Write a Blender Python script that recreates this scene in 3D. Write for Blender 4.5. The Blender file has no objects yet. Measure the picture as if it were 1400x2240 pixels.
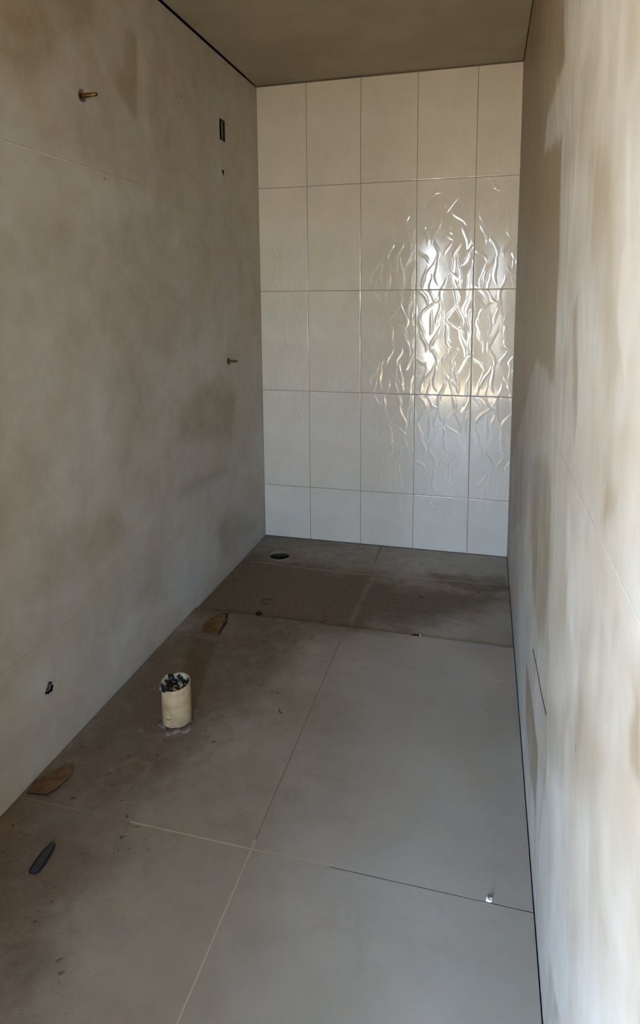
import bpy, bmesh, math, random
import numpy as np
from mathutils import Matrix, Vector, noise

random.seed(7)
SC = bpy.context.scene
COL = SC.collection

# ------------------------------------------------------------------ camera
W, CEIL = 1.4086, 2.560
cam_d = bpy.data.cameras.new('camera')
cam_d.sensor_fit = 'HORIZONTAL'
cam_d.sensor_width = 36.0
cam_d.lens = 1384.065 / 1400.0 * 36.0
cam_d.shift_y = -(1120.0 - 840.63) / 1400.0
cam_d.clip_start = 0.02
cam = bpy.data.objects.new('camera', cam_d)
COL.objects.link(cam)
R_ = Vector((0.9673612959, 0.2532645676, -0.0083175697))
U_ = Vector((-0.0268011495, 0.1348981515, 0.9904969395))
F_ = Vector((-0.2519798039, 0.9579454825, -0.1372830322))
cam.matrix_world = Matrix(((R_.x, U_.x, -F_.x, 1.263958), (R_.y, U_.y, -F_.y, -3.471324),
                           (R_.z, U_.z, -F_.z, 1.414739), (0, 0, 0, 1)))
SC.camera = cam

# ------------------------------------------------------------------ view, sky and daylight
SC.view_settings.view_transform = 'Standard'
SC.view_settings.look = 'None'
SC.view_settings.gamma = 1.0
SC.view_settings.use_curve_mapping = False
SC.view_settings.exposure = 2.12
SC.cycles.max_bounces = 12
SC.cycles.diffuse_bounces = 8
SC.cycles.sample_clamp_indirect = 6.0
SC.cycles.caustics_reflective = False
SC.cycles.use_denoising = True

SKY = 19.0
world = bpy.data.worlds.new('daylight')
SC.world = world
world.use_nodes = True
wn, wl = world.node_tree.nodes, world.node_tree.links
wn.clear()
w_out = wn.new('ShaderNodeOutputWorld')
w_bg = wn.new('ShaderNodeBackground')
w_tc = wn.new('ShaderNodeTexCoord')
w_sep = wn.new('ShaderNodeSeparateXYZ')
w_map = wn.new('ShaderNodeMapRange')
w_map.inputs['From Min'].default_value = -1.0
w_ramp = wn.new('ShaderNodeValToRGB')
w_ramp.color_ramp.elements[0].position = 0.40
w_ramp.color_ramp.elements[0].color = (0.32, 0.275, 0.20, 1)      # sunlit dry ground
w_ramp.color_ramp.elements[1].position = 0.50
w_ramp.color_ramp.elements[1].color = (0.76, 0.82, 0.80, 1)      # bright hazy horizon
e = w_ramp.color_ramp.elements.new(0.56)
e.color = (0.56, 0.83, 1.24, 1)
e = w_ramp.color_ramp.elements.new(1.0)
e.color = (0.36, 0.68, 1.30, 1)
w_bg.inputs['Strength'].default_value = SKY
wl.new(w_tc.outputs['Generated'], w_sep.inputs[0])
wl.new(w_sep.outputs['Z'], w_map.inputs['Value'])
wl.new(w_map.outputs[0], w_ramp.inputs[0])
wl.new(w_ramp.outputs[0], w_bg.inputs['Color'])
wl.new(w_bg.outputs[0], w_out.inputs[0])

sun_d = bpy.data.lights.new('sun', 'SUN')
sun_d.energy = 190.0
sun_d.angle = math.radians(0.53)
sun_d.color = (1.0, 0.87, 0.67)
sun = bpy.data.objects.new('sun', sun_d)
sun.matrix_world = Vector((0.70, 0.37, -0.62)).to_track_quat('-Z', 'Y').to_matrix().to_4x4()
COL.objects.link(sun)

# the building behind the camera: a doorway, then a hall with a wide glazed front
REAR = -3.74                       # inner face of the wall with the doorway
DOOR_X0, DOOR_X1, DOOR_H = 0.60, 1.40, 2.20
HALL_Y, HALL_X0, HALL_X1 = -6.6, -3.4, 2.9
OPENINGS = [(-2.9, 0.46), (1.42, 1.75)]      # x spans; second opening and pier between added to shape light and reflections
OPEN_Z0, OPEN_Z1 = 0.20, 2.15

for ox0, ox1 in OPENINGS:
    pl = bpy.data.lights.new('hall_daylight_portal', 'AREA')
    pl.shape = 'RECTANGLE'
    pl.size, pl.size_y = ox1 - ox0, OPEN_Z1 - OPEN_Z0
    pl.cycles.is_portal = True
    po = bpy.data.objects.new('hall_daylight_portal', pl)
    po.location = ((ox0 + ox1) / 2, HALL_Y - 0.10, (OPEN_Z0 + OPEN_Z1) / 2)
    po.rotation_euler = (math.radians(90), 0, 0)     # faces +Y, into the hall
    COL.objects.link(po)


# ------------------------------------------------------------------ helpers
def lin(r, g, b):
    f = lambda c: ((c / 255 + 0.055) / 1.055) ** 2.4 if c > 10 else c / 255 / 12.92
    return (f(r), f(g), f(b), 1.0)


def mat(name, color=(0.5, 0.5, 0.5, 1), rough=0.6, metal=0.0, spec=0.5):
    m = bpy.data.materials.new(name)
    m.use_nodes = True
    b = m.node_tree.nodes['Principled BSDF']
    b.inputs['Base Color'].default_value = color
    b.inputs['Roughness'].default_value = rough
    b.inputs['Metallic'].default_value = metal
    b.inputs['Specular IOR Level'].default_value = spec
    return m, m.node_tree.nodes, m.node_tree.links, b


def nnoise(n, l, co, scale, detail=4, rough=0.55, dist=0.0):
    t = n.new('ShaderNodeTexNoise')
    t.inputs['Scale'].default_value = scale
    t.inputs['Detail'].default_value = detail
    t.inputs['Roughness'].default_value = rough
    t.inputs['Distortion'].default_value = dist
    l.new(co, t.inputs['Vector'])
    return t.outputs['Fac']


def nmath(n, l, op, a, b=None, clamp=False):
    t = n.new('ShaderNodeMath')
    t.operation = op
    t.use_clamp = clamp
    for i, v in enumerate((a, b)):
        if v is None:
            continue
        if isinstance(v, (int, float)):
            t.inputs[i].default_value = v
        else:
            l.new(v, t.inputs[i])
    return t.outputs[0]


def nmap(n, l, v, a, b, c=0.0, d=1.0, smooth=True):
    t = n.new('ShaderNodeMapRange')
    t.interpolation_type = 'SMOOTHSTEP' if smooth else 'LINEAR'
    for k, x in zip(('From Min', 'From Max', 'To Min', 'To Max'), (a, b, c, d)):
        t.inputs[k].default_value = x
    l.new(v, t.inputs['Value'])
    return t.outputs['Result']


def nmix(n, l, fac, a, b, mode='MIX'):
    t = n.new('ShaderNodeMix')
    t.data_type = 'RGBA'
    t.blend_type = mode
    if isinstance(fac, (int, float)):
        t.inputs[0].default_value = fac
    else:
        l.new(fac, t.inputs[0])
    for i, v in ((6, a), (7, b)):
        if isinstance(v, tuple):
            t.inputs[i].default_value = v
        else:
            l.new(v, t.inputs[i])
    return t.outputs[2]


def objco(n):
    return n.new('ShaderNodeTexCoord').outputs['Object']


def bump(n, l, b, h, strength=0.2, dist=0.002):
    t = n.new('ShaderNodeBump')
    t.inputs['Strength'].default_value = strength
    t.inputs['Distance'].default_value = dist
    l.new(h, t.inputs['Height'])
    l.new(t.outputs[0], b.inputs['Normal'])


def attr(n, name):
    t = n.new('ShaderNodeAttribute')
    t.attribute_name = name
    return t.outputs['Fac']


def link(name, me, m=None, parent=None, smooth=False):
    o = bpy.data.objects.new(name, me)
    COL.objects.link(o)
    if m:
        me.materials.append(m)
    if parent:
        o.parent = parent
    if smooth:
        me.polygons.foreach_set('use_smooth', np.ones(len(me.polygons), bool))
    return o


def from_bm(name, bm, m=None, parent=None, smooth=False):
    me = bpy.data.meshes.new(name)
    bmesh.ops.recalc_face_normals(bm, faces=bm.faces)
    bm.to_mesh(me)
    bm.free()
    return link(name, me, m, parent, smooth)


def box_into(bm, a, b, bevel=0.0):
    r = bmesh.ops.create_cube(bm, size=1.0)
    vs = r['verts']
    for v in vs:
        v.co = Vector([a[i] + (v.co[i] + 0.5) * (b[i] - a[i]) for i in range(3)])
    if bevel:
        es = list({e for v in vs for e in v.link_edges})
        bmesh.ops.bevel(bm, geom=es, offset=bevel, segments=2, affect='EDGES', profile=0.6)


def boxes(name, lst, m, parent=None, bevel=0.0):
    bm = bmesh.new()
    for a, b in lst:
        box_into(bm, a, b, bevel)
    return from_bm(name, bm, m, parent)


def structure(o):
    o['kind'] = 'structure'
    return o


def thing(name, label, cat, loc=(0, 0, 0)):
    o = bpy.data.objects.new(name, None)
    o.empty_display_size = 0.03
    o.location = loc
    COL.objects.link(o)
    o['label'] = label
    o['category'] = cat
    return o


def tag(o, label, cat):
    o['label'] = label
    o['category'] = cat
    return o


# smooth value noise in numpy, seeded
def vnoise(u, v, s, seed):
    rng = np.random.RandomState(seed)
    g = rng.rand(256, 256)
    x, y = u * s + 37.3, v * s + 11.7
    xi, yi = np.floor(x).astype(int), np.floor(y).astype(int)
    fx, fy = x - xi, y - yi
    fx, fy = fx * fx * (3 - 2 * fx), fy * fy * (3 - 2 * fy)
    a, b = g[xi % 256, yi % 256], g[(xi + 1) % 256, yi % 256]
    c, d = g[xi % 256, (yi + 1) % 256], g[(xi + 1) % 256, (yi + 1) % 256]
    return (a * (1 - fx) + b * fx) * (1 - fy) + (c * (1 - fx) + d * fx) * fy


def fbm(u, v, s, seed, octaves=4):
    t, amp, tot = 0, 1.0, 0
    for k in range(octaves):
        t = t + amp * vnoise(u, v, s * 2 ** k, seed + k)
        tot += amp
        amp *= 0.5
    return t / tot


def poly_mask(u, v, pts, soft):
    """1 inside the outline, 0 outside, over a soft border."""
    p = np.array(pts)
    q = np.roll(p, -1, axis=0)
    d = np.full(u.shape, 1e9)
    inside = np.zeros(u.shape, bool)
    for (x0, y0), (x1, y1) in zip(p, q):
        ex, ey = x1 - x0, y1 - y0
        t = np.clip(((u - x0) * ex + (v - y0) * ey) / (ex * ex + ey * ey + 1e-12), 0, 1)
        d = np.minimum(d, np.hypot(u - x0 - t * ex, v - y0 - t * ey))
        if abs(ey) > 1e-9:
            c = ((y0 > v) != (y1 > v)) & (u < ex * (v - y0) / ey + x0)
            inside ^= c
    s = np.where(inside, d, -d)
    k = np.clip(s / soft * 0.5 + 0.5, 0, 1)
    return k * k * (3 - 2 * k)


def slab_grid(name, us, vs, place, depth, m, parent, holes=(), fields=None, height=None, smooth=True):
    """One tile: a fine front face on the grid us x vs with turned-down edges of the given
    depth; holes = (u, v, radius, jag) are cut out.  place(u, v, h) -> xyz arrays."""
    for hu, hv, r, jag in holes:
        if us[0] < hu < us[-1] and vs[0] < hv < vs[-1]:
            us = np.unique(np.concatenate([us, np.linspace(max(us[0], hu - 1.7 * r), min(us[-1], hu + 1.7 * r), 25)]))
            vs = np.unique(np.concatenate([vs, np.linspace(max(vs[0], hv - 1.7 * r), min(vs[-1], hv + 1.7 * r), 25)]))
    nu, nv = len(us), len(vs)
    U, V = np.meshgrid(us, vs, indexing='ij')
    H = height(U, V) if height else np.zeros_like(U)
    idx = np.arange(nu * nv).reshape(nu, nv)
    quads = np.stack([idx[:-1, :-1], idx[1:, :-1], idx[1:, 1:], idx[:-1, 1:]], -1)
    keep = np.ones(quads.shape[:2], bool)
    Um, Vm = (U[:-1, :-1] + U[1:, 1:]) / 2, (V[:-1, :-1] + V[1:, 1:]) / 2
    U2, V2 = U.copy(), V.copy()
    for hu, hv, r, jag in holes:
        if not (us[0] < hu < us[-1] and vs[0] < hv < vs[-1]):
            continue
        if jag < 0:       # a rectangular cut-out: r wide, -jag high (half sizes)
            keep &= ~((np.abs(Um - hu) < r) & (np.abs(Vm - hv) < -jag))
            continue
        keep &= np.hypot(Um - hu, Vm - hv) > r
        D, A = np.hypot(U - hu, V - hv), np.arctan2(V - hv, U - hu)
        rr = r * (1 + jag * (np.sin(A * 3 + hu * 40) * 0.6 + np.sin(A * 7 + hv * 90) * 0.4))
        near = np.abs(D - r) < r * 0.16
        U2 = np.where(near, hu + np.cos(A) * rr, U2)
        V2 = np.where(near, hv + np.sin(A) * rr, V2)
    front = quads[keep]
    P = place(U2, V2, H).reshape(-1, 3)
    ring = np.concatenate([idx[:, 0], idx[-1, 1:], idx[-2::-1, -1], idx[0, -2:0:-1]])
    B = place(U2, V2, np.full_like(U, -depth)).reshape(-1, 3)[ring]
    n0 = len(P)
    k = len(ring)
    j = np.arange(k)
    side = np.stack([ring, n0 + j, n0 + (j + 1) % k, ring[(j + 1) % k]], -1)
    co = np.concatenate([P, B])
    faces = np.concatenate([front, side])
    # orientation: make the first front face look along +h
    a, b, c = co[front[0][0]], co[front[0][1]], co[front[0][2]]
    up = place(U, V, np.full_like(U, 1.0)).reshape(-1, 3)[0] - place(U, V, np.zeros_like(U)).reshape(-1, 3)[0]
    if np.dot(np.cross(b - a, c - a), up) < 0:
        faces = faces[:, ::-1]
    me = bpy.data.meshes.new(name)
    me.vertices.add(len(co))
    me.vertices.foreach_set('co', co.astype(np.float32).ravel())
    me.loops.add(faces.size)
    me.loops.foreach_set('vertex_index', faces.astype(np.int32).ravel())
    me.polygons.add(len(faces))
    me.polygons.foreach_set('loop_start', (np.arange(len(faces)) * 4).astype(np.int32))
    sm = np.zeros(len(faces), bool)
    sm[:len(front)] = smooth
    me.update(calc_edges=True)
    me.polygons.foreach_set('use_smooth', sm)
    if smooth:      # keep the rim crisp
        ev = np.zeros(len(me.edges) * 2, np.int32)
        me.edges.foreach_get('vertices', ev)
        ev = ev.reshape(-1, 2)
        on = np.zeros(len(co), bool)
        on[ring] = True
        on[n0:] = True
        sh = me.attributes.new('sharp_edge', 'BOOLEAN', 'EDGE')
        sh.data.foreach_set('value', on[ev].all(1))
    for fn, fun in (fields or {}).items():
        at = me.attributes.new(fn, 'FLOAT', 'POINT')
        val = fun(U, V).ravel()
        at.data.foreach_set('value', np.concatenate([val, val[ring]]).astype(np.float32))
    me.update()
    return link(name, me, m, parent)


def lines(a, b, step):
    return np.linspace(a, b, max(2, int(round((b - a) / step)) + 1))


def lathe(bm, prof, segs=40, M=None, wob=None):
    """profile [(r, z)...] turned about the local Z axis."""
    rings = []
    for r, z in prof:
        ring = []
        for i in range(segs):
            a = 2 * math.pi * i / segs
            rr = r * (wob(a, z) if wob else 1)
            v = Vector((rr * math.cos(a), rr * math.sin(a), z))
            ring.append(bm.verts.new(M @ v if M else v))
        rings.append(ring)
    for p, q in zip(rings, rings[1:]):
        for i in range(segs):
            bm.faces.new((p[i], p[(i + 1) % segs], q[(i + 1) % segs], q[i]))
    return rings


def blob(name, pts, top, m, parent=None, under=0.0, smooth=False):
    """a flat irregular chip: outline pts (x, y), top = function or number for its thickness."""
    bm = bmesh.new()
    lo = [bm.verts.new((x, y, under)) for x, y in pts]
    hi = [bm.verts.new((x, y, under + (top(i) if callable(top) else top))) for i, (x, y) in enumerate(pts)]
    n = len(pts)
    for i in range(n):
        bm.faces.new((lo[i], lo[(i + 1) % n], hi[(i + 1) % n], hi[i]))
    bm.faces.new(hi)
    bm.faces.new(lo[::-1])
    bmesh.ops.triangulate(bm, faces=[f for f in bm.faces if len(f.verts) > 4])
    return from_bm(name, bm, m, parent, smooth)


# ------------------------------------------------------------------ materials of the room
def wall_tile_material(name):
    """porcelain with a concrete look, dulled by wiped grout; 'haze' = how much grout film is left."""
    m, n, l, b = mat(name, rough=0.62, spec=0.35)
    co = objco(n)
    h = attr(n, 'haze')
    f1 = nnoise(n, l, co, 9.0, 6, 0.62, 0.6)
    f2 = nnoise(n, l, co, 38.0, 4, 0.6)
    hh = nmath(n, l, 'ADD', h, nmath(n, l, 'MULTIPLY', nmath(n, l, 'SUBTRACT', f1, 0.5), 0.62))
    hh = nmath(n, l, 'ADD', hh, nmath(n, l, 'MULTIPLY', nmath(n, l, 'SUBTRACT', f2, 0.5), 0.16))
    hh = nmap(n, l, hh, 0.12, 0.92, smooth=False)
    body = nmix(n, l, nmap(n, l, nnoise(n, l, co, 2.1, 3), 0.3, 0.7), WALL_BODY_A, WALL_BODY_B)
    film = nmix(n, l, nmap(n, l, nnoise(n, l, co, 3.3, 3), 0.32, 0.68), WALL_FILM_A, WALL_FILM_B)
    c = nmix(n, l, hh, body, film)
    l.new(c, b.inputs['Base Color'])
    l.new(nmap(n, l, hh, 0, 1, 0.5, 0.72, False), b.inputs['Roughness'])
    pit = nmap(n, l, nnoise(n, l, co, 30, 1, 0.4), 0.80, 0.83)
    c = nmix(n, l, nmath(n, l, 'MULTIPLY', pit, 0.55), c, lin(70, 60, 48))
    l.new(c, b.inputs['Base Color'])
    bump(n, l, b, f2, 0.12, 0.001)
    return m


WALL_BODY_A, WALL_BODY_B = lin(140, 122, 96), lin(146, 132, 109)
WALL_FILM_A, WALL_FILM_B = lin(190, 184, 173), lin(195, 192, 185)
M_WALL = wall_tile_material('grout_hazed_wall_tile')

M_GROUT, n, l, b = mat('pale_grout', lin(190, 178, 156), 0.9, spec=0.2)
M_GROUT_DUSTY, n, l, b = mat('dusty_floor_grout', lin(132, 121, 105), 0.95, spec=0.1)
M_GROUT_WALL, n, l, b = mat('wall_joint_grout', lin(174, 165, 148), 0.9, spec=0.2)
M_GROUT_DARK, n, l, b = mat('white_tile_joint', lin(112, 104, 90), 0.9, spec=0.2)

M_WHITE, n, l, b = mat('white_glazed_relief_tile', lin(220, 213, 200), 0.10, spec=0.65)
co = objco(n)
l.new(nmix(n, l, nmap(n, l, nnoise(n, l, co, 5, 4), 0.35, 0.7), lin(222, 215, 203), lin(216, 208, 194)), b.inputs['Base Color'])

M_PLASTER, n, l, b = mat('raw_plaster', lin(150, 142, 128), 0.9, spec=0.2)
co = objco(n)
l.new(nmix(n, l, nmap(n, l, nnoise(n, l, co, 2.5, 5), 0.3, 0.7), lin(143, 135, 118), lin(156, 148, 132)), b.inputs['Base Color'])
bump(n, l, b, nnoise(n, l, co, 60, 3), 0.15, 0.002)
M_HALL, n, l, b = mat('hall_plaster', lin(118, 112, 100), 0.9, spec=0.2)
M_HALLF, n, l, b = mat('hall_floor', lin(166, 155, 136), 0.8, spec=0.2)
M_DARK, n, l, b = mat('dark_backing', lin(62, 56, 48), 0.95, spec=0.1)

# floor tile: concrete-look porcelain; 'dirt' = dust and cement wash left on it, plus warm light painted at left
M_FLOOR, n, l, b = mat('concrete_look_floor_tile', rough=0.45, spec=0.45)
co = objco(n)
d = attr(n, 'dirt_and_light')
f1 = nnoise(n, l, co, 14, 7, 0.65, 0.4)
f2 = nnoise(n, l, co, 85, 4, 0.6)
f3 = nnoise(n, l, co, 3.0, 4, 0.5)
base = nmix(n, l, nmap(n, l, f3, 0.3, 0.7), lin(153, 143, 130), lin(162, 154, 143))
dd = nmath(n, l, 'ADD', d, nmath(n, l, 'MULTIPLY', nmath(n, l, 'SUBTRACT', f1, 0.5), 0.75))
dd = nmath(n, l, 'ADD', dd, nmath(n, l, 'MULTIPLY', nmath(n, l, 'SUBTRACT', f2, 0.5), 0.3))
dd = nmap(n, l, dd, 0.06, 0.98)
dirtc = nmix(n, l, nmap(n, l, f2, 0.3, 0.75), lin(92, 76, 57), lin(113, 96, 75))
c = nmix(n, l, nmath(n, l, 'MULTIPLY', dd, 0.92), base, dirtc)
spots = nmap(n, l, nmath(n, l, 'MULTIPLY', nmap(n, l, nnoise(n, l, co, 48, 2, 0.5), 0.64, 0.70),
                         nmap(n, l, d, 0.15, 0.5)), 0, 1)
spots = nmath(n, l, 'MULTIPLY', spots, nmap(n, l, nnoise(n, l, co, 6, 3), 0.46, 0.62))
c = nmix(n, l, nmath(n, l, 'MULTIPLY', spots, 0.75), c, lin(62, 51, 42))
scuff = nmap(n, l, attr(n, 'scuff'), 0.1, 0.9)
c = nmix(n, l, nmath(n, l, 'MULTIPLY', scuff, nmap(n, l, f1, 0.2, 0.5)), c, lin(146, 133, 115))
l.new(c, b.inputs['Base Color'])
l.new(nmath(n, l, 'ADD', nmath(n, l, 'MULTIPLY', dd, 0.4), 0.42), b.inputs['Roughness'])
bump(n, l, b, f2, 0.08, 0.001)

# ------------------------------------------------------------------ left wall
YF = REAR
LEFT_PATCH = [   # (outline in (y, z), how much film more or less, soft border)
    (-.24, .06, [(-1.95, 2.196), (-1.9, 2.5), (-1.518, 2.376), (-1.544, 2.283), (-1.63, 2.208), (-1.696, 2.206), (-1.74, 2.132), (-1.759, 2.062), (-1.845, 2.023), (-1.965, 2.055)]),
    (-.26, .03, [(-1.329, 2.365), (-1.258, 2.368), (-1.28, 2.065), (-1.432, 2.146), (-1.35, 2.236)]),
    (.16, .02, [(-1.258, 2.368), (-1.194, 2.295), (-1.203, 2.001), (-1.27, 2.061)]),
    (.10, .06, [(-1.432, 2.146), (-1.28, 2.065), (-1.214, 1.994), (-1.195, 1.905), (-1.391, 1.854), (-1.466, 1.961)]),
    (.15, .07, [(-1.974, 1.972), (-1.915, 1.966), (-1.812, 1.882), (-1.674, 1.875), (-1.57, 1.833), (-1.198, 1.871), (-1.174, 1.737), (-2.01, 1.626)]),
    (-.12, .05, [(-1.148, 2.433), (-1.019, 2.479), (-1.031, 2.025), (-1.171, 1.978)]),
    (.14, .07, [(-1.027, 1.215), (-0.802, 1.219), (-0.482, 1.204), (-0.595, 1.081), (-1.006, 0.956), (-1.235, 1.041)]),
    (-.20, .06, [(-1.028, 0.95), (-0.608, 1.056), (-0.38, 0.912), (-0.489, 0.689), (-1.061, 0.806)]),
    (-.22, .04, [(-1.056, 0.609), (-0.586, 0.581), (-0.531, 0.523), (-0.928, 0.543), (-1.082, 0.555)]),
    (-.15, .07, [(-1.92, 0.713), (-1.789, 0.709), (-1.532, 0.652), (-1.473, 0.561), (-1.698, 0.507), (-1.939, 0.525), (-1.968, 0.558), (-1.934, 0.617)]),
    (-.20, .07, [(-0.651, 0.327), (-0.422, 0.304), (-0.155, 0.099), (-0.564, 0.07), (-0.723, 0.254)]),
    (.12, .09, [(-1.749, 0.113), (-1.476, 0.256), (-0.963, 0.393), (-0.721, 0.282), (-0.679, 0.099), (-1.463, 0.044)]),
    (-.14, .06, [(-1.438, 0.311), (-1.234, 0.285), (-1.218, 0.147), (-1.347, 0.181)]),
    (-.10, .10, [(-1.57, 1.154), (-1.361, 1.164), (-1.344, 0.986), (-1.394, 0.802), (-1.57, 0.864)]),
    (.14, .14, [(-2.038, 1.36), (-1.858, 1.326), (-1.909, 1.019), (-2.077, 0.992)]),
]


def haze_left(u, v):
    wu = u + 0.10 * (fbm(u, v, 2.2, 5) - .5)
    wv = v + 0.16 * (fbm(u, v, 2.2, 9) - .5)
    h = 0.70 + 0.36 * (fbm(wu, wv, 2.6, 21) - .5) + 0.16 * (fbm(wu * 1.6, wv * 0.8, 9, 31) - .5)
    pu = u + 0.02 * (fbm(u, v, 14, 3) - .5)
    pv = v + 0.02 * (fbm(u, v, 14, 4) - .5)
    for a, s, pts in LEFT_PATCH:
        h = h + 1.15 * a * poly_mask(pu, pv, pts, s * 0.7)
    return h


# fittings cut through the left wall: (y, z, radius, raggedness)
LEFT_HOLES = [(-1.612, 2.053, 0.017, 0.16), (-0.492, 1.093, 0.014, 0.10),
              (-0.487, 2.2175, 0.033, -0.050), (-0.492, 2.020, 0.0130, 0.25), (-1.952, 0.235, 0.017, 0.3)]
wall_left = structure(boxes('wall_left', [((-0.20, REAR - 0.15, -0.12), (-0.07, 0.15, CEIL + 0.16))], M_DARK))
ZJ = [-0.03, 0.393, 1.114, 1.835, 2.556]
G = 0.0005
rng = random.Random(3)


def wall_tiles(parent, ys, plane, sign, haze, holes, step):
    for y0, y1 in zip(ys, ys[1:]):
        for z0, z1 in zip(ZJ, ZJ[1:]):
            t0, t1, t2 = (rng.uniform(-.00008, .00008) for _ in range(3))
            yc, zc = (y0 + y1) / 2, (z0 + z1) / 2

            def place(u, v, h, t0=t0, t1=t1, t2=t2, yc=yc, zc=zc):
                return np.stack([plane + sign * (h + t0 + t1 * (u - yc) + t2 * (v - zc)), u, v], -1)
            hs = [q for q in holes if y0 < q[0] < y1 and z0 < q[1] < z1]
            us, vs = lines(y0 + G, y1 - G, step), lines(z0 + G, z1 - G, step)
            for hu, hv, r, jag in hs:
                if jag < 0:
                    us = np.unique(np.concatenate([us, [hu - r, hu + r]]))
                    vs = np.unique(np.concatenate([vs, [hv + jag, hv - jag]]))
            slab_grid('tile', us, vs, place, 0.009, M_WALL, parent, hs, {'haze': haze})
    # joint filling, one strip behind each joint
    bm = bmesh.new()
    xa, xb = sorted((plane - sign * 0.00004, plane - sign * 0.009))
    for y in ys[1:-1]:
        box_into(bm, (xa, y - 0.004, ZJ[0]), (xb, y + 0.004, ZJ[-1]))
    for z in ZJ[1:-1]:
        box_into(bm, (xa + 0.00005, ys[0], z - 0.004), (xb, ys[-1], z + 0.004))
    from_bm('grout', bm, M_GROUT_WALL, parent)


wall_tiles(wall_left, [REAR, -2.68, -1.24, 0.0], 0.0, 1, haze_left, LEFT_HOLES, 0.010)

# ------------------------------------------------------------------ right wall
RIGHT_PATCH = [
    (-.60, .025, [(-0.03, 2.6), (-1.895, 2.6), (-1.904, 2.05), (-1.977, 1.904), (-1.77, 1.906), (-1.557, 1.889), (-1.502, 1.819), (-1.734, 1.779), (-1.978, 1.747), (-2.016, 1.496), (-2.044, 1.223), (-1.941, 1.224), (-1.774, 1.239), (-1.497, 1.223), (-0.205, 0.60), (-0.03, 0.60)]),  # large far-end area, browner and darker, with a sharp near edge
    (.16, .03, [(-1.963, 2.35), (-2.381, 2.2), (-2.381, 1.852), (-2.334, 1.804), (-2.259, 1.787), (-2.236, 1.688), (-2.205, 1.671), (-1.983, 1.801), (-2.002, 1.751), (-1.779, 1.78), (-1.535, 1.812), (-1.572, 1.885), (-1.793, 1.902), (-1.995, 1.897)]),
    (-.26, .05, [(-0.02, 0.70), (-1.088, 0.823), (-1.135, 0.612), (-0.02, 0.10)]),
    (-.30, .04, [(-1.43, 0.902), (-1.899, 1.028), (-2.06, 1.022), (-2.119, 0.886), (-2.054, 0.643), (-1.929, 0.574), (-1.691, 0.619), (-1.513, 0.759)]),
    (-.42, .015, [(-1.556, 0.305), (-1.753, 0.339), (-2.027, 0.352), (-2.042, 0.184), (-1.91, 0.16), (-1.643, 0.166)]),
    (.10, .08, [(-0.774, 0.034), (-1.607, 0.666), (-1.895, 0.554), (-1.789, 0.442), (-1.065, 0.015)]),
    (-.22, .04, [(-2.16, 0.537), (-2.557, 0.853), (-2.652, 0.85), (-2.737, 0.885), (-2.704, 0.801), (-2.244, 0.465)]),
    (-.30, .015, [(-2.848, 1.001), (-2.875, 1.047), (-2.886, 1.037), (-2.9, 0.984), (-2.865, 0.975)]),
    (-.32, .02, [(-2.37, 0.182), (-2.41, 0.213), (-2.541, 0.258), (-2.388, 0.059)]),
    (-.20, .05, [(-2.399, 1.631), (-2.589, 1.607), (-2.63, 1.417), (-2.765, 1.342), (-2.649, 1.301), (-2.46, 1.444)]),
    (.34, .012, [(-2.687, 1.457), (-2.718, 1.484), (-2.743, 1.392), (-2.74, 1.319), (-2.68, 1.391)]),
    (.20, .03, [(-2.314, 1.09), (-2.476, 0.97), (-2.49, 0.872), (-2.382, 0.91)]),
    (-.30, .012, [(-2.285, 1.378), (-2.341, 1.418), (-2.404, 1.207), (-2.375, 1.163)]),
    (-.2, .02, [(-2.68, 1.196), (-2.732, 1.206), (-2.729, 1.173), (-2.659, 1.143)]),
    (.30, .008, [(-2.152, 2.5), (-2.164, 2.5), (-2.190, 1.28), (-2.160, 0.70), (-2.148, 0.70), (-2.178, 1.28)]),
    (.25, .01, [(-1.43, 2.5), (-1.45, 2.5), (-1.46, 1.2), (-1.44, 1.2)]),
]
STROKES = []
srng = random.Random(11)
for k in range(90):     # trowel and sponge strokes, thin and slanting
    y, z = srng.uniform(-3.3, -0.9), srng.uniform(0.05, 2.4)
    a = math.radians(srng.choice((62, 70, 78, 100, 108, 84)) + srng.uniform(-8, 8))
    STROKES.append((y, z, math.cos(a), math.sin(a), srng.uniform(.05, .22), srng.uniform(.004, .014), srng.choice((1, 1, -1)) * srng.uniform(.14, .42)))


def haze_right(u, v):
    wu = u + 0.10 * (fbm(u, v, 2.2, 55) - .5)
    wv = v + 0.16 * (fbm(u, v, 2.2, 59) - .5)
    h = 0.62 + 0.50 * (fbm(wu, wv, 3.0, 61) - .5) + 0.42 * (fbm(wu * 2.0, wv * 0.6, 10, 71) - .5)
    pu = u + 0.025 * (fbm(u, v, 14, 3) - .5)
    pv = v + 0.03 * (fbm(u, v, 14, 4) - .5)
    for a, s, pts in RIGHT_PATCH:
        h = h + a * poly_mask(pu, pv, pts, s * 0.7)
    for y, z, cx, cz, ln, wd, am in STROKES:
        t = (u - y) * cx + (v - z) * cz
        q = -(u - y) * cz + (v - z) * cx + 0.15 * t * t
        h = h + am * np.clip(1 - (t / ln) ** 2, 0, 1) * np.exp(-(q / wd) ** 2)
    return h


wall_right = structure(boxes('wall_right', [((W + 0.07, REAR - 0.15, -0.12), (W + 0.20, 0.15, CEIL + 0.16))], M_DARK))
M_BEAD, n, l, b = mat('pale_grout_bead', lin(218, 212, 198), 0.9, spec=0.2)
brng = random.Random(8)


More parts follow.
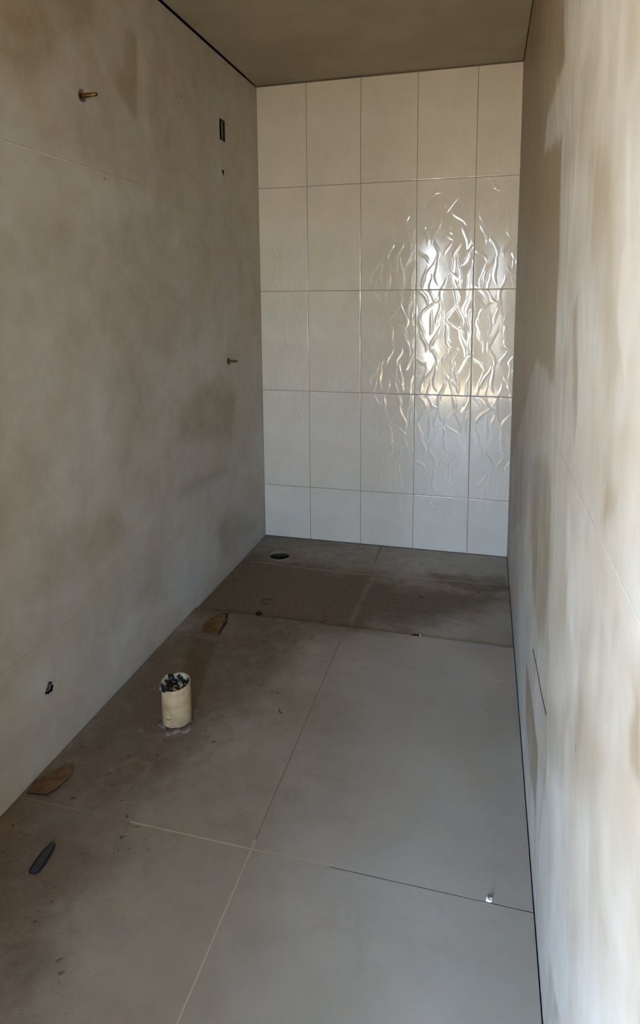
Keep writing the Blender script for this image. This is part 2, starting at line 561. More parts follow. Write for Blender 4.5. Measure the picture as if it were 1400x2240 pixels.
def bead(parent, plane, sign, z, y0, y1, wide, steps=40):
    """a smear of pale grout left standing on a joint"""
    bm = bmesh.new()
    prev = None
    for i in range(steps + 1):
        y = y0 + (y1 - y0) * i / steps
        w = wide * brng.uniform(.45, 1.0) * min(1, 4 * (1 - i / steps) + .15)
        zc = z + brng.uniform(-.0006, .0006)
        row = [bm.verts.new((plane - sign * .001, y, zc - w)), bm.verts.new((plane + sign * .0007, y, zc - w * .6)),
               bm.verts.new((plane + sign * .0007, y, zc + w * .6)), bm.verts.new((plane - sign * .001, y, zc + w))]
        if prev:
            for k in range(4):
                bm.faces.new((prev[k], row[k], row[(k + 1) % 4], prev[(k + 1) % 4]))
        prev = row
    from_bm('grout', bm, M_BEAD, parent)


bead(wall_left, 0.0, 1, 1.835, -2.30, -1.52, .0024)
bead(wall_right, W, -1, 1.1145, -3.10, -2.62, .0012)
wall_tiles(wall_right, [REAR, -3.61, -2.17, -0.73, 0.0], W, -1, haze_right, [], 0.007)
# hairline scratch in the grout film
bm = bmesh.new()
pts = [(-1.791, 0.470), (-1.90, 0.492), (-2.03, 0.508), (-2.161, 0.534)]
for (y0, z0), (y1, z1) in zip(pts, pts[1:]):
    q = [bm.verts.new((W - 0.0011, y, z)) for y, z in ((y0, z0 - .0015), (y1, z1 - .0015), (y1, z1 + .0015), (y0, z0 + .0015))]
    q2 = [bm.verts.new((W + 0.0004, v.co.y, v.co.z)) for v in q]
    bm.faces.new(q)
    for i in range(4):
        bm.faces.new((q[i], q[(i + 1) % 4], q2[(i + 1) % 4], q2[i]))
from_bm('crack', bm, M_DARK, wall_right)

# ------------------------------------------------------------------ back wall of white relief tiles
wall_back = structure(boxes('wall_back', [((-0.2, 0.012, -0.12), (W + 0.2, 0.16, CEIL + 0.16))], M_GROUT_DARK))
TX = [0.0, 0.2859, 0.5879, 0.8899, 1.1919, W]
TZ = [-0.0155, 0.3035, 0.8749, 1.4463, 2.0178, CEIL - 0.0005]
LW, LH = 0.302, 0.5714       # the printed relief repeats with every tile
lr = random.Random(23)
LEAVES = []
for r in range(7):
    for c in range(5):
        x = (c + 0.5 + (0.5 if r % 2 else 0) + lr.uniform(-.30, .30)) * LW / 5
        z = (r + 0.5 + lr.uniform(-.4, .4)) * LH / 7
        lean = math.radians(lr.gauss(0, 22))
        LEAVES.append((x, z, lean, lr.uniform(.050, .092), lr.uniform(.0085, .0150), lr.choice((-1, 1)) * lr.uniform(.004, .015), lr.uniform(.40, .85), lr.uniform(-.4, .4)))


def relief(u, v):
    """height of the leaf relief in metres; u to the right, v up, both from a tile corner"""
    out = np.zeros_like(u)
    for dx in (-LW, 0, LW):
        for dz in (-LH, 0, LH):
            for x, z, lean, hl, hw, bend, amp, tilt in LEAVES:
                x1, z1 = x + dx, z + dz
                if x1 < -.12 or x1 > LW + .12 or z1 < -.12 or z1 > LH + .12:
                    continue
                c, s = math.cos(lean), math.sin(lean)
                t = ((u - x1) * s + (v - z1) * c) / hl
                q = (u - x1) * c - (v - z1) * s - bend * np.sin(t * math.pi * 0.95) - 0.5 * bend * (t * t - .4)
                w = hw * np.clip(1 - t * t, 0, 1) ** 0.75 * (1 - 0.35 * t) + 1e-6
                k = q / w
                p = np.where((np.abs(k) < 1) & (np.abs(t) < 1), (1 - np.abs(k) ** 1.5) * (1 + tilt * k), 0)
                out = np.maximum(out, amp * p * np.minimum(1, w / hw * 1.3))
    und = 0.05 * np.sin(u / LW * 2 * math.pi * 2 + 1.0) * np.sin(v / LH * 2 * math.pi * 3)
    return RELIEF * (out + und)


RELIEF = 0.0011
NU, NV = 152, 287
gu, gv = np.linspace(0, LW, NU), np.linspace(0, LH, NV)
RH = relief(*np.meshgrid(gu, gv, indexing='ij'))
gap = 0.0013
FULL = []
for i in range(5):
    for k in range(5):
        x0, x1, z0, z1 = TX[i], TX[i + 1], TZ[k], TZ[k + 1]
        ox = x0 if i else x1 - LW          # first column is trimmed on its left
        oz = z0 if k else z1 - LH
        if 1 <= i <= 3 and 1 <= k <= 3 and FULL:      # whole tiles share one mesh
            o = FULL[0].copy()
            COL.objects.link(o)
            o.location = ((x0 + x1) / 2, 0, (z0 + z1) / 2)
            continue
        us = np.unique(np.concatenate([[x0 + gap], [q for q in gu + ox if x0 + 2 * gap < q < x1 - 2 * gap], [x1 - gap]]))
        vs = np.unique(np.concatenate([[z0 + gap], [q for q in gv + oz if z0 + 2 * gap < q < z1 - 2 * gap], [z1 - gap]]))

        def hfun(U, V, ox=ox, oz=oz, x0=x0, x1=x1, z0=z0, z1=z1):
            a = np.clip(np.rint((U - ox) / LW * (NU - 1)).astype(int), 0, NU - 1)
            b2 = np.clip(np.rint((V - oz) / LH * (NV - 1)).astype(int), 0, NV - 1)
            h = RH[a, b2]
            ed = np.minimum(np.minimum(U - x0, x1 - U), np.minimum(V - z0, z1 - V))
            return np.where(ed < gap * 1.5, -0.0006, h * np.clip(ed / 0.004, 0, 1))
        xc, zc = (x0 + x1) / 2, (z0 + z1) / 2

        def place(u, v, h, xc=xc, zc=zc):
            return np.stack([u - xc, -h, v - zc], -1)
        o = slab_grid('tile', us, vs, place, 0.009, M_WHITE, wall_back, (), None, hfun)
        o.location = (xc, 0, zc)
        if 1 <= i <= 3 and 1 <= k <= 3:
            FULL.append(o)
bm = bmesh.new()
for x in TX[1:-1]:
    box_into(bm, (x - 0.004, 0.0016, TZ[0]), (x + 0.004, 0.011, TZ[-1]))
for z in TZ[1:-1]:
    box_into(bm, (0, 0.00165, z - 0.004), (W, 0.011, z + 0.004))
from_bm('grout', bm, M_GROUT_DARK, wall_back)

# ------------------------------------------------------------------ ceiling
ceiling = structure(boxes('ceiling', [((0.004, REAR - 0.15, CEIL + 0.006), (W - 0.003, -0.004, CEIL + 0.16)), ((-0.2, REAR - 0.15, CEIL + 0.16), (W + 0.2, 0.16, CEIL + 0.26))], M_PLASTER))

# ------------------------------------------------------------------ floor
floor = structure(boxes('floor', [((-0.07, REAR - 0.15, -0.16), (W + 0.07, 0.012, -0.075))], M_DARK))
XJ = 0.712
DIRT = [
    (.88, .20, [(0.0, -0.38), (0.56, -0.43), (0.70, -0.44), (0.69, -0.95), (0.289, -0.952), (0.0, -0.955)]),
    (.84, .17, [(0.707, -0.46), (1.354, -0.44), (1.40, -0.55), (1.149, -0.72), (0.985, -0.90), (0.73, -0.93)]),
    (.20, .05, [(0.0, 0.0), (1.4, 0.0), (1.4, -0.42), (0.0, -0.42)]),
    (.30, .03, [(1.0, -0.30), (1.4, -0.24), (1.4, -0.45), (1.05, -0.45)]),
    (.50, .12, [(0.0, -1.30), (0.304, -0.99), (0.56, -1.05), (0.55, -1.383), (0.48, -1.511), (0.435, -1.718), (0.38, -1.934), (0.30, -2.10), (0.0, -2.11), (0.0, -1.673)]),
    (.46, .10, [(0.0, -2.15), (0.175, -2.15), (0.38, -2.192), (0.345, -2.337), (0.40, -2.472), (0.373, -2.75), (0.0, -2.9)]),
    (.15, .10, [(0.0, -1.0), (0.2, -1.0), (0.1, -1.25), (0.0, -1.3)]),
]
SCUFF = [   # pale cement wash: ((x, y), half width, strength) polylines
    ([(0.06, -0.395), (0.12, -0.385), (0.30, -0.395), (0.52, -0.408), (0.70, -0.40), (0.95, -0.38), (1.36, -0.36)], .008, .95),
    ([(0.735, -0.42), (0.722, -0.70), (0.717, -0.95)], .020, .55),
    ([(0.19, -1.77), (0.22, -1.79), (0.31, -1.775), (0.36, -1.72), (0.40, -1.62)], .016, .42),
    ([(0.20, -1.95), (0.24, -1.90), (0.30, -1.90), (0.315, -1.96), (0.28, -2.02)], .014, .45),
    ([(0.10, -1.62), (0.14, -1.50), (0.17, -1.38), (0.20, -1.25)], .012, .3),
    ([(0.40, -1.30), (0.46, -1.24), (0.52, -1.15)], .02, .35),
    ([(0.06, -2.30), (0.10, -2.38), (0.16, -2.45)], .012, .3),
    ([(0.1, -0.33), (0.16, -0.36), (0.25, -0.345), (0.30, -0.31)], .008, .5),
]


def dirt_and_light(u, v):
    pu = u + 0.12 * (fbm(u, v, 7, 13) - .5)
    pv = v + 0.12 * (fbm(u, v, 7, 14) - .5)
    h = 0.10 + 0.30 * (fbm(u, v, 3.5, 15) - .5) + 0.36 * np.clip(1 - u / 1.0, 0, 1)  # last term: dust ramp that also paints in the warm left-side light
    for a, s, pts in DIRT:
        h = h + a * poly_mask(pu, pv, pts, s)
    return h


def scuffs(u, v):
    o = np.zeros_like(u)
    br = fbm(u, v, 22, 44)
    pu, pv = u + 0.010 * (fbm(u, v, 30, 45) - .5), v + 0.010 * (fbm(u, v, 30, 46) - .5)
    for pts, wd, am in SCUFF:
        d_ = np.full(u.shape, 9.0)
        for (x0, y0), (x1, y1) in zip(pts, pts[1:]):
            ex, ey = x1 - x0, y1 - y0
            t = np.clip(((pu - x0) * ex + (pv - y0) * ey) / (ex * ex + ey * ey), 0, 1)
            d_ = np.minimum(d_, np.hypot(pu - x0 - t * ex, pv - y0 - t * ey))
        o = np.maximum(o, am * np.clip(1.3 - d_ / wd, 0, 1) * np.clip(br * 2.2, 0, 1))
    return o


DRAIN, PIPE = (0.182, -0.275), (0.290, -1.700)
FG = 0.0017
floor_spans = [   # (x0, x1, y0, y1, z at y0, z at y1)
    (0.0, XJ, -0.400, -0.001, -0.0145, -0.0165), (XJ, W, -0.400, -0.001, -0.0145, -0.0165),
    (0.0, XJ, -0.962, -0.400, -0.0110, -0.0145), (XJ, W, -0.962, -0.400, -0.0110, -0.0145),
    (0.0, XJ, -1.206, -0.965, 0, 0), (XJ, W, -1.206, -0.965, 0, 0),
    (0.0, XJ, -2.110, -1.206, 0, 0), (XJ, W, -2.110, -1.206, 0, 0),
    (0.0, XJ, -3.014, -2.110, 0, 0), (XJ, W, -3.014, -2.110, 0, 0),
    (0.0, XJ, REAR, -3.014, 0, 0), (XJ, W, REAR, -3.014, 0, 0)]
for x0, x1, y0, y1, za, zb in floor_spans:
    g0 = 0.0038 if x0 == 0.0 else FG
    g1 = 0.0032 if x1 == W else FG
    lift = rng.uniform(-.0003, .0003)

    def place(u, v, h, y0=y0, y1=y1, za=za, zb=zb, lift=lift):
        return np.stack([u, v, h + lift + za + (v - y0) / (y1 - y0) * (zb - za)], -1)
    hs = [q for q in ((DRAIN[0], DRAIN[1], 0.060, 0.03), (PIPE[0], PIPE[1], 0.047, 0.03)) if x0 < q[0] < x1 and y0 < q[1] < y1]
    fy = 0.0006 if -0.97 < y1 < -0.95 or y0 == -0.962 else FG
    if y1 == -0.400 or y0 == -0.400:
        fy = 0.0004
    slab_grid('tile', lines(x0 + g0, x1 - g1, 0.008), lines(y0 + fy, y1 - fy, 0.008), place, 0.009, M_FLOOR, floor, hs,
              {'dirt_and_light': dirt_and_light, 'scuff': scuffs})
# joint filling: pale where it was wiped clean, missing near the right end of the long joint
for m_, parts in ((M_GROUT, [((XJ - .005, REAR, -0.009), (XJ + .005, -2.080, -0.0005)), ((0.36, -2.115, -0.009), (0.92, -2.105, -0.00055))]),
                  (M_GROUT_DUSTY, [((XJ - .005, -2.080, -0.009), (XJ + .005, -0.966, -0.0003)), ((XJ - .005, -0.960, -0.026), (XJ + .005, -0.002, -0.0155)),
                                   ((0.002, -1.211, -0.009), (W - .002, -1.201, -0.0045)), ((0.002, -2.115, -0.009), (0.36, -2.105, -0.0006)),
                                   ((0.92, -2.115, -0.009), (1.295, -2.105, -0.0009)), ((0.002, -3.019, -0.009), (W - .002, -3.009, -0.00065))])):
    bm = bmesh.new()
    for p, q in parts:
        box_into(bm, p, q)
    from_bm('grout', bm, m_, floor)

# ------------------------------------------------------------------ wall with the doorway, and the hall behind
Y0 = REAR - 0.15
structure(boxes('wall_rear', [((-0.07, Y0, -0.16), (DOOR_X0, REAR, CEIL + 0.16)), ((DOOR_X1, Y0, -0.16), (W + 0.07, REAR, CEIL + 0.16)),
                              ((DOOR_X0, Y0, DOOR_H), (DOOR_X1, REAR, CEIL + 0.16))], M_HALL))
structure(boxes('wall_hall_near', [((HALL_X0, Y0, -0.16), (-0.2, REAR, CEIL + 0.2)), ((W + 0.2, Y0, -0.16), (HALL_X1, REAR, CEIL + 0.2))], M_HALL))
structure(boxes('wall_hall_left', [((HALL_X0 - .15, HALL_Y - .15, -0.16), (HALL_X0, REAR, CEIL + 0.2))], M_HALL))
structure(boxes('wall_hall_right', [((HALL_X1, HALL_Y - .15, -0.16), (HALL_X1 + .15, REAR, CEIL + 0.2))], M_HALL))
xs_ = [HALL_X0] + [q for p in OPENINGS for q in p] + [HALL_X1]
structure(boxes('wall_hall_far', [((xs_[i], HALL_Y - .15, -0.16), (xs_[i + 1], HALL_Y, CEIL + 0.2)) for i in (0, 2, 4)] +
                [((p[0], HALL_Y - .15, OPEN_Z1), (p[1], HALL_Y, CEIL + 0.2)) for p in OPENINGS] +
                [((p[0], HALL_Y - .15, -0.16), (p[1], HALL_Y, OPEN_Z0)) for p in OPENINGS], M_HALL))
structure(boxes('floor_hall', [((HALL_X0, HALL_Y, -0.16), (HALL_X1, Y0, 0.0)), ((DOOR_X0, Y0, -0.16), (DOOR_X1, REAR, 0.0))], M_HALLF))
structure(boxes('ceiling_hall', [((HALL_X0, HALL_Y, CEIL + 0.006), (HALL_X1, Y0, CEIL + 0.2))], M_HALL))
#THINGS
# ------------------------------------------------------------------ things: fittings and litter
M_PVC, n, l, b = mat('cream_pvc', lin(205, 182, 138), 0.42, spec=0.45)
co = objco(n)
st = nmap(n, l, nnoise(n, l, co, 26, 4, 0.6), 0.45, 0.72)
c = nmix(n, l, st, lin(183, 160, 124), lin(160, 134, 96))
sep = n.new('ShaderNodeSeparateXYZ')
l.new(co, sep.inputs[0])
wash = nmath(n, l, 'MULTIPLY', nmap(n, l, sep.outputs['Z'], 0.045, 0.0), nmap(n, l, nnoise(n, l, co, 40, 4), 0.3, 0.6))
c = nmix(n, l, wash, c, lin(150, 136, 118))
l.new(c, b.inputs['Base Color'])
M_BAG, n, l, b = mat('crumpled_black_plastic', lin(18, 19, 17), 0.22, spec=0.6)
co = objco(n)
wsh = nmath(n, l, 'MULTIPLY', nmap(n, l, nnoise(n, l, co, 30, 3, 0.5, 0.8), 0.50, 0.58), nmap(n, l, nnoise(n, l, co, 90, 3), 0.30, 0.5))
l.new(nmix(n, l, wsh, lin(16, 17, 15), lin(176, 178, 168)), b.inputs['Base Color'])
M_MORTAR, n, l, b = mat('dried_mortar', lin(150, 138, 124), 0.95, spec=0.15)
co = objco(n)
l.new(nmix(n, l, nmap(n, l, nnoise(n, l, co, 45, 4), 0.35, 0.65), lin(98, 86, 72), lin(132, 121, 108)), b.inputs['Base Color'])
bump(n, l, b, nnoise(n, l, co, 120, 4), 0.5, 0.003)
M_BRASS, n, l, b = mat('dull_brass', lin(128, 100, 54), 0.28, metal=1.0)
M_BRASS_D, n, l, b = mat('dusty_brass', lin(92, 76, 52), 0.5, metal=0.7)
M_BLACK, n, l, b = mat('black_plastic', lin(24, 22, 20), 0.45, spec=0.4)
M_GREYP, n, l, b = mat('grey_plastic', lin(120, 119, 116), 0.5, spec=0.4)
M_BOXBAR, n, l, b = mat('dusty_box_bar', lin(128, 114, 100), 0.7, spec=0.3)
M_CARD, n, l, b = mat('brown_cardboard', lin(120, 92, 58), 0.9, spec=0.15)
co = objco(n)
l.new(nmix(n, l, nmap(n, l, nnoise(n, l, co, 38, 4), 0.3, 0.7), lin(96, 72, 42), lin(122, 97, 64)), b.inputs['Base Color'])
M_CARD2, n, l, b = mat('faded_cardboard', lin(128, 102, 74), 0.92, spec=0.15)
co = objco(n)
l.new(nmix(n, l, nmap(n, l, nnoise(n, l, co, 26, 5), 0.3, 0.7), lin(96, 72, 48), lin(120, 98, 72)), b.inputs['Base Color'])
M_CARDDK, n, l, b = mat('dark_edge_and_shade', lin(50, 38, 26), 0.9, spec=0.1)
M_RIB, n, l, b = mat('ribbed_black_rubber', lin(26, 26, 27), 0.42, spec=0.5)
M_RIBL, n, l, b = mat('rubber_rib_sheen', lin(72, 73, 74), 0.4, spec=0.5)  # sheen of the middle ribs painted as a lighter grey
M_WOOD, n, l, b = mat('splintered_wood', lin(176, 150, 104), 0.8, spec=0.2)
M_WOODD, n, l, b = mat('dirty_wood', lin(44, 34, 26), 0.9, spec=0.2)
M_WIRE, n, l, b = mat('dark_wire', lin(40, 35, 28), 0.6, metal=0.4)
M_WHITEC, n, l, b = mat('white_grout_crumb', lin(226, 222, 212), 0.9, spec=0.2)
M_RIM, n, l, b = mat('dusty_drain_rim', lin(134, 120, 100), 0.7, spec=0.3)
M_CUP, n, l, b = mat('drain_inside', lin(70, 66, 56), 0.6, spec=0.3)


def tube(bm, pts, r, segs=10, cap=True):
    rings = []
    pts = [Vector(p) for p in pts]
    for i, p in enumerate(pts):
        d = (pts[min(i + 1, len(pts) - 1)] - pts[max(i - 1, 0)]).normalized()
        a = d.orthogonal().normalized() if not rings else (rings[-1][1] - d * rings[-1][1].dot(d)).normalized()
        q = d.cross(a)
        rr = r[i] if isinstance(r, (list, tuple)) else r
        rings.append(([bm.verts.new(p + (a * math.cos(2 * math.pi * k / segs) + q * math.sin(2 * math.pi * k / segs)) * rr) for k in range(segs)], a))
    for (p, _), (q, _) in zip(rings, rings[1:]):
        for k in range(segs):
            bm.faces.new((p[k], p[(k + 1) % segs], q[(k + 1) % segs], q[k]))
    if cap:
        bm.faces.new(rings[0][0][::-1])
        bm.faces.new(rings[-1][0])


# waste pipe stub, stuffed with a plastic bag
wp = thing('waste_pipe', 'cream plastic waste pipe standing upright from the floor, stuffed with black plastic', 'pipe', (PIPE[0], PIPE[1], 0))
bm = bmesh.new()
RP, RI = 0.0485, 0.0452


def cut(a, z):      # the sawn top is a little lower towards the left front
    return z - 0.006 * math.cos(a - math.radians(235)) if z > 0.1 else z


rings = []
for r, z in ((RP, -0.075), (RP, 0.02), (RP, 0.08), (RP, 0.1405), (RP - .0008, 0.1415), (RI + .0006, 0.1415), (RI, 0.1400), (RI, 0.05), (RI, -0.07)):
    rings.append([bm.verts.new((r * math.cos(2 * math.pi * i / 56), r * math.sin(2 * math.pi * i / 56), cut(2 * math.pi * i / 56, z))) for i in range(56)])
for p, q in zip(rings, rings[1:]):
    for i in range(56):
        bm.faces.new((p[i], p[(i + 1) % 56], q[(i + 1) % 56], q[i]))
pipe = from_bm('pipe', bm, M_PVC, wp, True)
bm = bmesh.new()       # crumpled bag
rings = []
for k in range(17):
    rr = k / 16
    ring = []
    for i in range(56):
        a = 2 * math.pi * i / 56
        p = Vector((math.cos(a) * rr, math.sin(a) * rr, 0))
        nz = noise.turbulence(p * 2.3 + Vector((3, 1, 7)), 3, True) - 0.55
        fold = abs(noise.noise(p * 3.6 + Vector((9, 2, 4))))
        z = 0.131 + 0.018 * nz + 0.018 * fold
        if rr > 0.75:
            out = max(0.0, math.cos(a - math.radians(205))) ** 2
            z += (rr - 0.75) * (0.055 * out + 0.045 * max(0, math.cos(a - math.radians(75)))) 
        R = RI * 0.985 * rr
        ring.append(bm.verts.new((R * math.cos(a), R * math.sin(a), z)))
        if k == 0:
            break
    rings.append(ring)
for k in range(16):
    p, q = rings[k], rings[k + 1]
    for i in range(56):
        j = (i + 1) % 56
        if k == 0:
            bm.faces.new((p[0], q[i], q[j]))
        else:
            bm.faces.new((p[i], q[i], q[j], p[j]))
# lip folded over the rim on the left
lip, prev = [], None
for i in range(56):
    a = 2 * math.pi * i / 56
    w = max(0.0, math.cos(a - math.radians(200))) ** 3
    if w > 0.08:
        row = [rings[16][i]]
        for (rr, dz) in ((RI, 0.150), (RP + .0020, 0.1475), (RP + .0050 * w + .001, 0.1415 - 0.012 * w * (1 + .5 * math.sin(a * 9)))):
            row.append(bm.verts.new((rr * math.cos(a), rr * math.sin(a), cut(a, dz))))
        if prev:
            for k in range(3):
                bm.faces.new((prev[k], row[k], row[k + 1], prev[k + 1]))
        prev = row
    else:
        prev = None
bag = from_bm('plastic_bag', bm, M_BAG, wp, True)
bag['label'] = 'crumpled black plastic bag splashed with pale cement'
bm = bmesh.new()       # ragged mortar collar
segs = 48
inner = [bm.verts.new((0.0483 * math.cos(2 * math.pi * i / segs), 0.0483 * math.sin(2 * math.pi * i / segs), 0.0085 + .003 * noise.noise(Vector((i * .35, 0, 5))))) for i in range(segs)]
mid, outer, low = [], [], []
for i in range(segs):
    a = 2 * math.pi * i / segs
    f = 0.35 + 0.65 * max(0, math.cos(a - math.radians(-65))) ** 0.8
    r = 0.0495 + max(0.002, 0.018 + 0.030 * noise.noise(Vector((math.cos(a) * 2.6, math.sin(a) * 2.6, 1.7))) + .006 * noise.noise(Vector((a * 4, 3, 1)))) * f
    mid.append(bm.verts.new(((0.0485 + (r - .0485) * .55) * math.cos(a), (0.0485 + (r - .0485) * .55) * math.sin(a), 0.0026 + .0016 * noise.noise(Vector((a * 5, 7, 2))))))
    outer.append(bm.verts.new((r * math.cos(a), r * math.sin(a), 0.0003)))
    low.append(bm.verts.new((0.0475 * math.cos(a), 0.0475 * math.sin(a), -0.008)))
for p, q in ((inner, mid), (mid, outer), (outer, low), (low, inner)):
    for i in range(segs):
        bm.faces.new((p[i], p[(i + 1) % segs], q[(i + 1) % segs], q[i]))
o = from_bm('mortar_collar', bm, M_MORTAR, wp, True)
o['label'] = 'ragged grey collar of mortar'
bm = bmesh.new()       # scratch on the pipe
cur = []
for t in range(9):
    a = math.radians(252 + 3.4 * t)
    z = 0.036 + 0.0075 * ((t - 3.2) / 4.5) ** 2 * (1 if t > 3 else .5)
    cur.append((RP * 1.004 * math.cos(a), RP * 1.004 * math.sin(a), z))
tube(bm, cur, [.0005, .0009, .0011, .0012, .0011, .0010, .0009, .0008, .0005], 6)
from_bm('scratch', bm, M_CARDDK, wp)

# shower drain
dr = thing('floor_drain', 'round open floor drain with a dusty rim, in the back left corner of the shower', 'drain', (DRAIN[0], DRAIN[1], -0.0153))
bm = bmesh.new()
lathe(bm, [(0.0655, -0.004), (0.0670, 0.0012), (0.0645, 0.0030), (0.0580, 0.0030), (0.0555, 0.0012), (0.0550, -0.004), (0.0555, -0.012), (0.0600, -0.012)], 56,
      wob=lambda a, z: 1 + 0.015 * math.sin(a * 5 + 1) + .01 * math.sin(a * 11))
o = from_bm('rim', bm, M_RIM, dr, True)
bm = bmesh.new()
rr_ = lathe(bm, [(0.0560, -0.010), (0.0545, -0.030), (0.050, -0.054), (0.020, -0.0565)], 48)
bm.faces.new(rr_[-1])
o = from_bm('cup', bm, M_CUP, dr, True)
o['label'] = 'deep dark inside of the drain'


def stub(label, y, z, length, r, tilt, dirty):
    t = thing('pipe_stub', label, 'pipe', (0, y, z))
    M = Matrix.Rotation(math.radians(90 + tilt), 4, 'Y')
    m1 = M_BRASS_D if dirty else M_BRASS
    bm = bmesh.new()
    q = lathe(bm, [(r * 0.9, -0.066), (r, -0.004), (r, length * .52), (r * .82, length * .55)], 20, M)
    bm.faces.new(q[0])
    bm.faces.new(q[-1][::-1])
    from_bm('tube', bm, m1, t, True)
    bm = bmesh.new()
    prof = []
    k = 9
    for i in range(k):
        z0 = length * (.55 + .43 * i / k)
        prof += [(r * .70, z0), (r * .84, z0 + length * .43 / k * .5)]
    prof += [(r * .74, length), (r * .45, length), (r * .42, length * .7)]
    q = lathe(bm, prof, 20, M)
    bm.faces.new(q[-1])
    bm.faces.new(q[0][::-1])
    from_bm('thread', bm, m1, t, False)
    bm = bmesh.new()
    R = r * 2.15
    lathe(bm, [(r * 1.05, -0.006), (r * 1.5, -0.003), (R * .96, -0.0012), (R * 1.12, 0.0012), (R * 1.25, 0.0004), (R * 1.25, -0.004), (r * 1.05, -0.0075), (r * 1.05, -0.006)], 28,
          Matrix.Rotation(math.radians(90), 4, 'Y'), lambda a, zz: 1 + (.06 * math.sin(3 * a + y * 9) + .04 * math.sin(7 * a)) * (zz > -.004))
    o = from_bm('collar', bm, M_BLACK if dirty else M_MORTAR, t, True)
    o['label'] = 'dark recessed collar' if dirty else 'chipped collar of mortar'
    return t


stub('brass pipe stub sticking out high on the left wall, left of the dark box', -1.612, 2.053, 0.054, 0.0074, -1, False)
stub('dull brass pipe stub sticking out of the left wall midway, beside the white tiles', -0.492, 1.093, 0.047, 0.0072, 0, True)

# electrical box
eb = thing('electrical_box', 'black rectangular electrical box sunk in the left wall near the ceiling', 'box', (0, -0.487, 2.2175))
bm = bmesh.new()
hy, hz, tk = 0.0322, 0.0492, 0.0030
box_into(bm, (-0.068, -hy, -hz), (-0.064, hy, hz))
for s in (-1, 1):
    box_into(bm, (-0.066, min(s * hy, s * (hy - tk)), -hz), (-0.0015, max(s * hy, s * (hy - tk)), hz))
    box_into(bm, (-0.066, -hy, min(s * hz, s * (hz - tk))), (-0.0015, hy, max(s * hz, s * (hz - tk))))
from_bm('body', bm, M_BLACK, eb)
o = boxes('divider', [((-0.0078, 0.0065, -hz + tk), (-0.0050, 0.0170, hz - tk))], M_BOXBAR, eb, 0.001)
o['label'] = 'dusty upright bar in the middle of the box'
boxes('screw_lug', [((-0.020, -0.006, hz - tk - .010), (-0.004, 0.006, hz - tk))], M_BLACK, eb, 0.001)
boxes('screw_lug', [((-0.020, -0.006, -hz + tk), (-0.004, 0.006, -hz + tk + .010))], M_BLACK, eb, 0.001)

# small conduit end under it, and the water point low on the wall
t = thing('conduit_end', 'tiny dark conduit end in the left wall, below the electrical box', 'conduit', (0, -0.492, 2.020))
bm = bmesh.new()
lathe(bm, [(0.0070, -0.069), (0.0070, -0.003), (0.0052, -0.003), (0.0052, -0.069)], 18, Matrix.Rotation(math.radians(90), 4, 'Y'))
from_bm('tube', bm, M_BLACK, t, True)
bm = bmesh.new()
tube(bm, [(-0.06, 0.003, -.002), (-0.01, 0.004, -0.002), (0.002, 0.0055, -.001)], .0013, 8)
from_bm('wire', bm, M_GREYP, t, True)

t = thing('water_outlet', 'grey plastic water pipe end sunk in a ragged hole low on the left wall', 'pipe', (0, -1.952, 0.235))
bm = bmesh.new()
lathe(bm, [(0.0135, -0.069), (0.0135, -0.010), (0.0128, -0.0085), (0.0095, -0.0085), (0.0088, -0.012), (0.0088, -0.030)], 28,
      Matrix.Translation((0, 0.0075, -0.003)) @ Matrix.Rotation(math.radians(90), 4, 'Y'))
from_bm('sleeve', bm, M_GREYP, t, True)
bm = bmesh.new()
q = lathe(bm, [(0.0087, -0.066), (0.0087, -0.014), (0.0070, -0.0115), (0.0015, -0.0110)], 20,
          Matrix.Translation((0, 0.0075, -0.003)) @ Matrix.Rotation(math.radians(90), 4, 'Y'))
bm.faces.new(q[-1])
from_bm('plug', bm, M_GREYP, t, True)


# torn cardboard by the shower step
def around(pts):
    cx_ = sum(p[0] for p in pts) / len(pts)
    cy_ = sum(p[1] for p in pts) / len(pts)
    return cx_, cy_, [(p[0] - cx_, p[1] - cy_) for p in pts]


P = [(0.1153, -1.0498), (0.1300, -1.030), (0.1409, -1.0186), (0.166, -1.020), (0.1803, -1.0231), (0.1886, -1.0675), (0.192, -1.11), (0.1960, -1.1549), (0.160, -1.156), (0.1268, -1.1542), (0.112, -1.12), (0.1047, -1.0931)]
cx_, cy_, Q = around(P)
t = thing('cardboard_scrap', 'torn brown cardboard scrap with a curled edge, lying just before the shower step', 'cardboard', (cx_, cy_, 0.0004))
hts = [.004, .007, .010, .016, .020, .013, .008, .004, .003, .002, .002, .003]
bm = bmesh.new()
top = [bm.verts.new((x, y, h)) for (x, y), h in zip(Q, hts)]
low = [bm.verts.new((x, y, max(0, h - .0022) if 2 <= i <= 6 else 0)) for i, ((x, y), h) in enumerate(zip(Q, hts))]
ct, cb = bm.verts.new((0, 0, .0045)), bm.verts.new((0, 0, 0.0005))
for i in range(12):
    j = (i + 1) % 12
    bm.faces.new((top[i], top[j], ct))
    bm.faces.new((low[j], low[i], cb))
    bm.faces.new((low[i], low[j], top[j], top[i]))
from_bm('sheet', bm, M_CARD, t)
bm = bmesh.new()       # the turned-up strip along its right side, underside shade put into its colour
E_ = [(0.150, -1.020, .012), (0.172, -1.016, .019), (0.187, -1.018, .022), (0.196, -1.050, .016), (0.198, -1.10, .010), (0.203, -1.153, .004)]
a = [bm.verts.new((x - cx_, y - cy_, z)) for x, y, z in E_]
b2 = [bm.verts.new((x - cx_ + .004, y - cy_ - .012, z - .014 if z > .0145 else .0008)) for x, y, z in E_]
c2 = [bm.verts.new((x - cx_ + .0015, y - cy_ + .0012, z - .0005)) for x, y, z in E_]
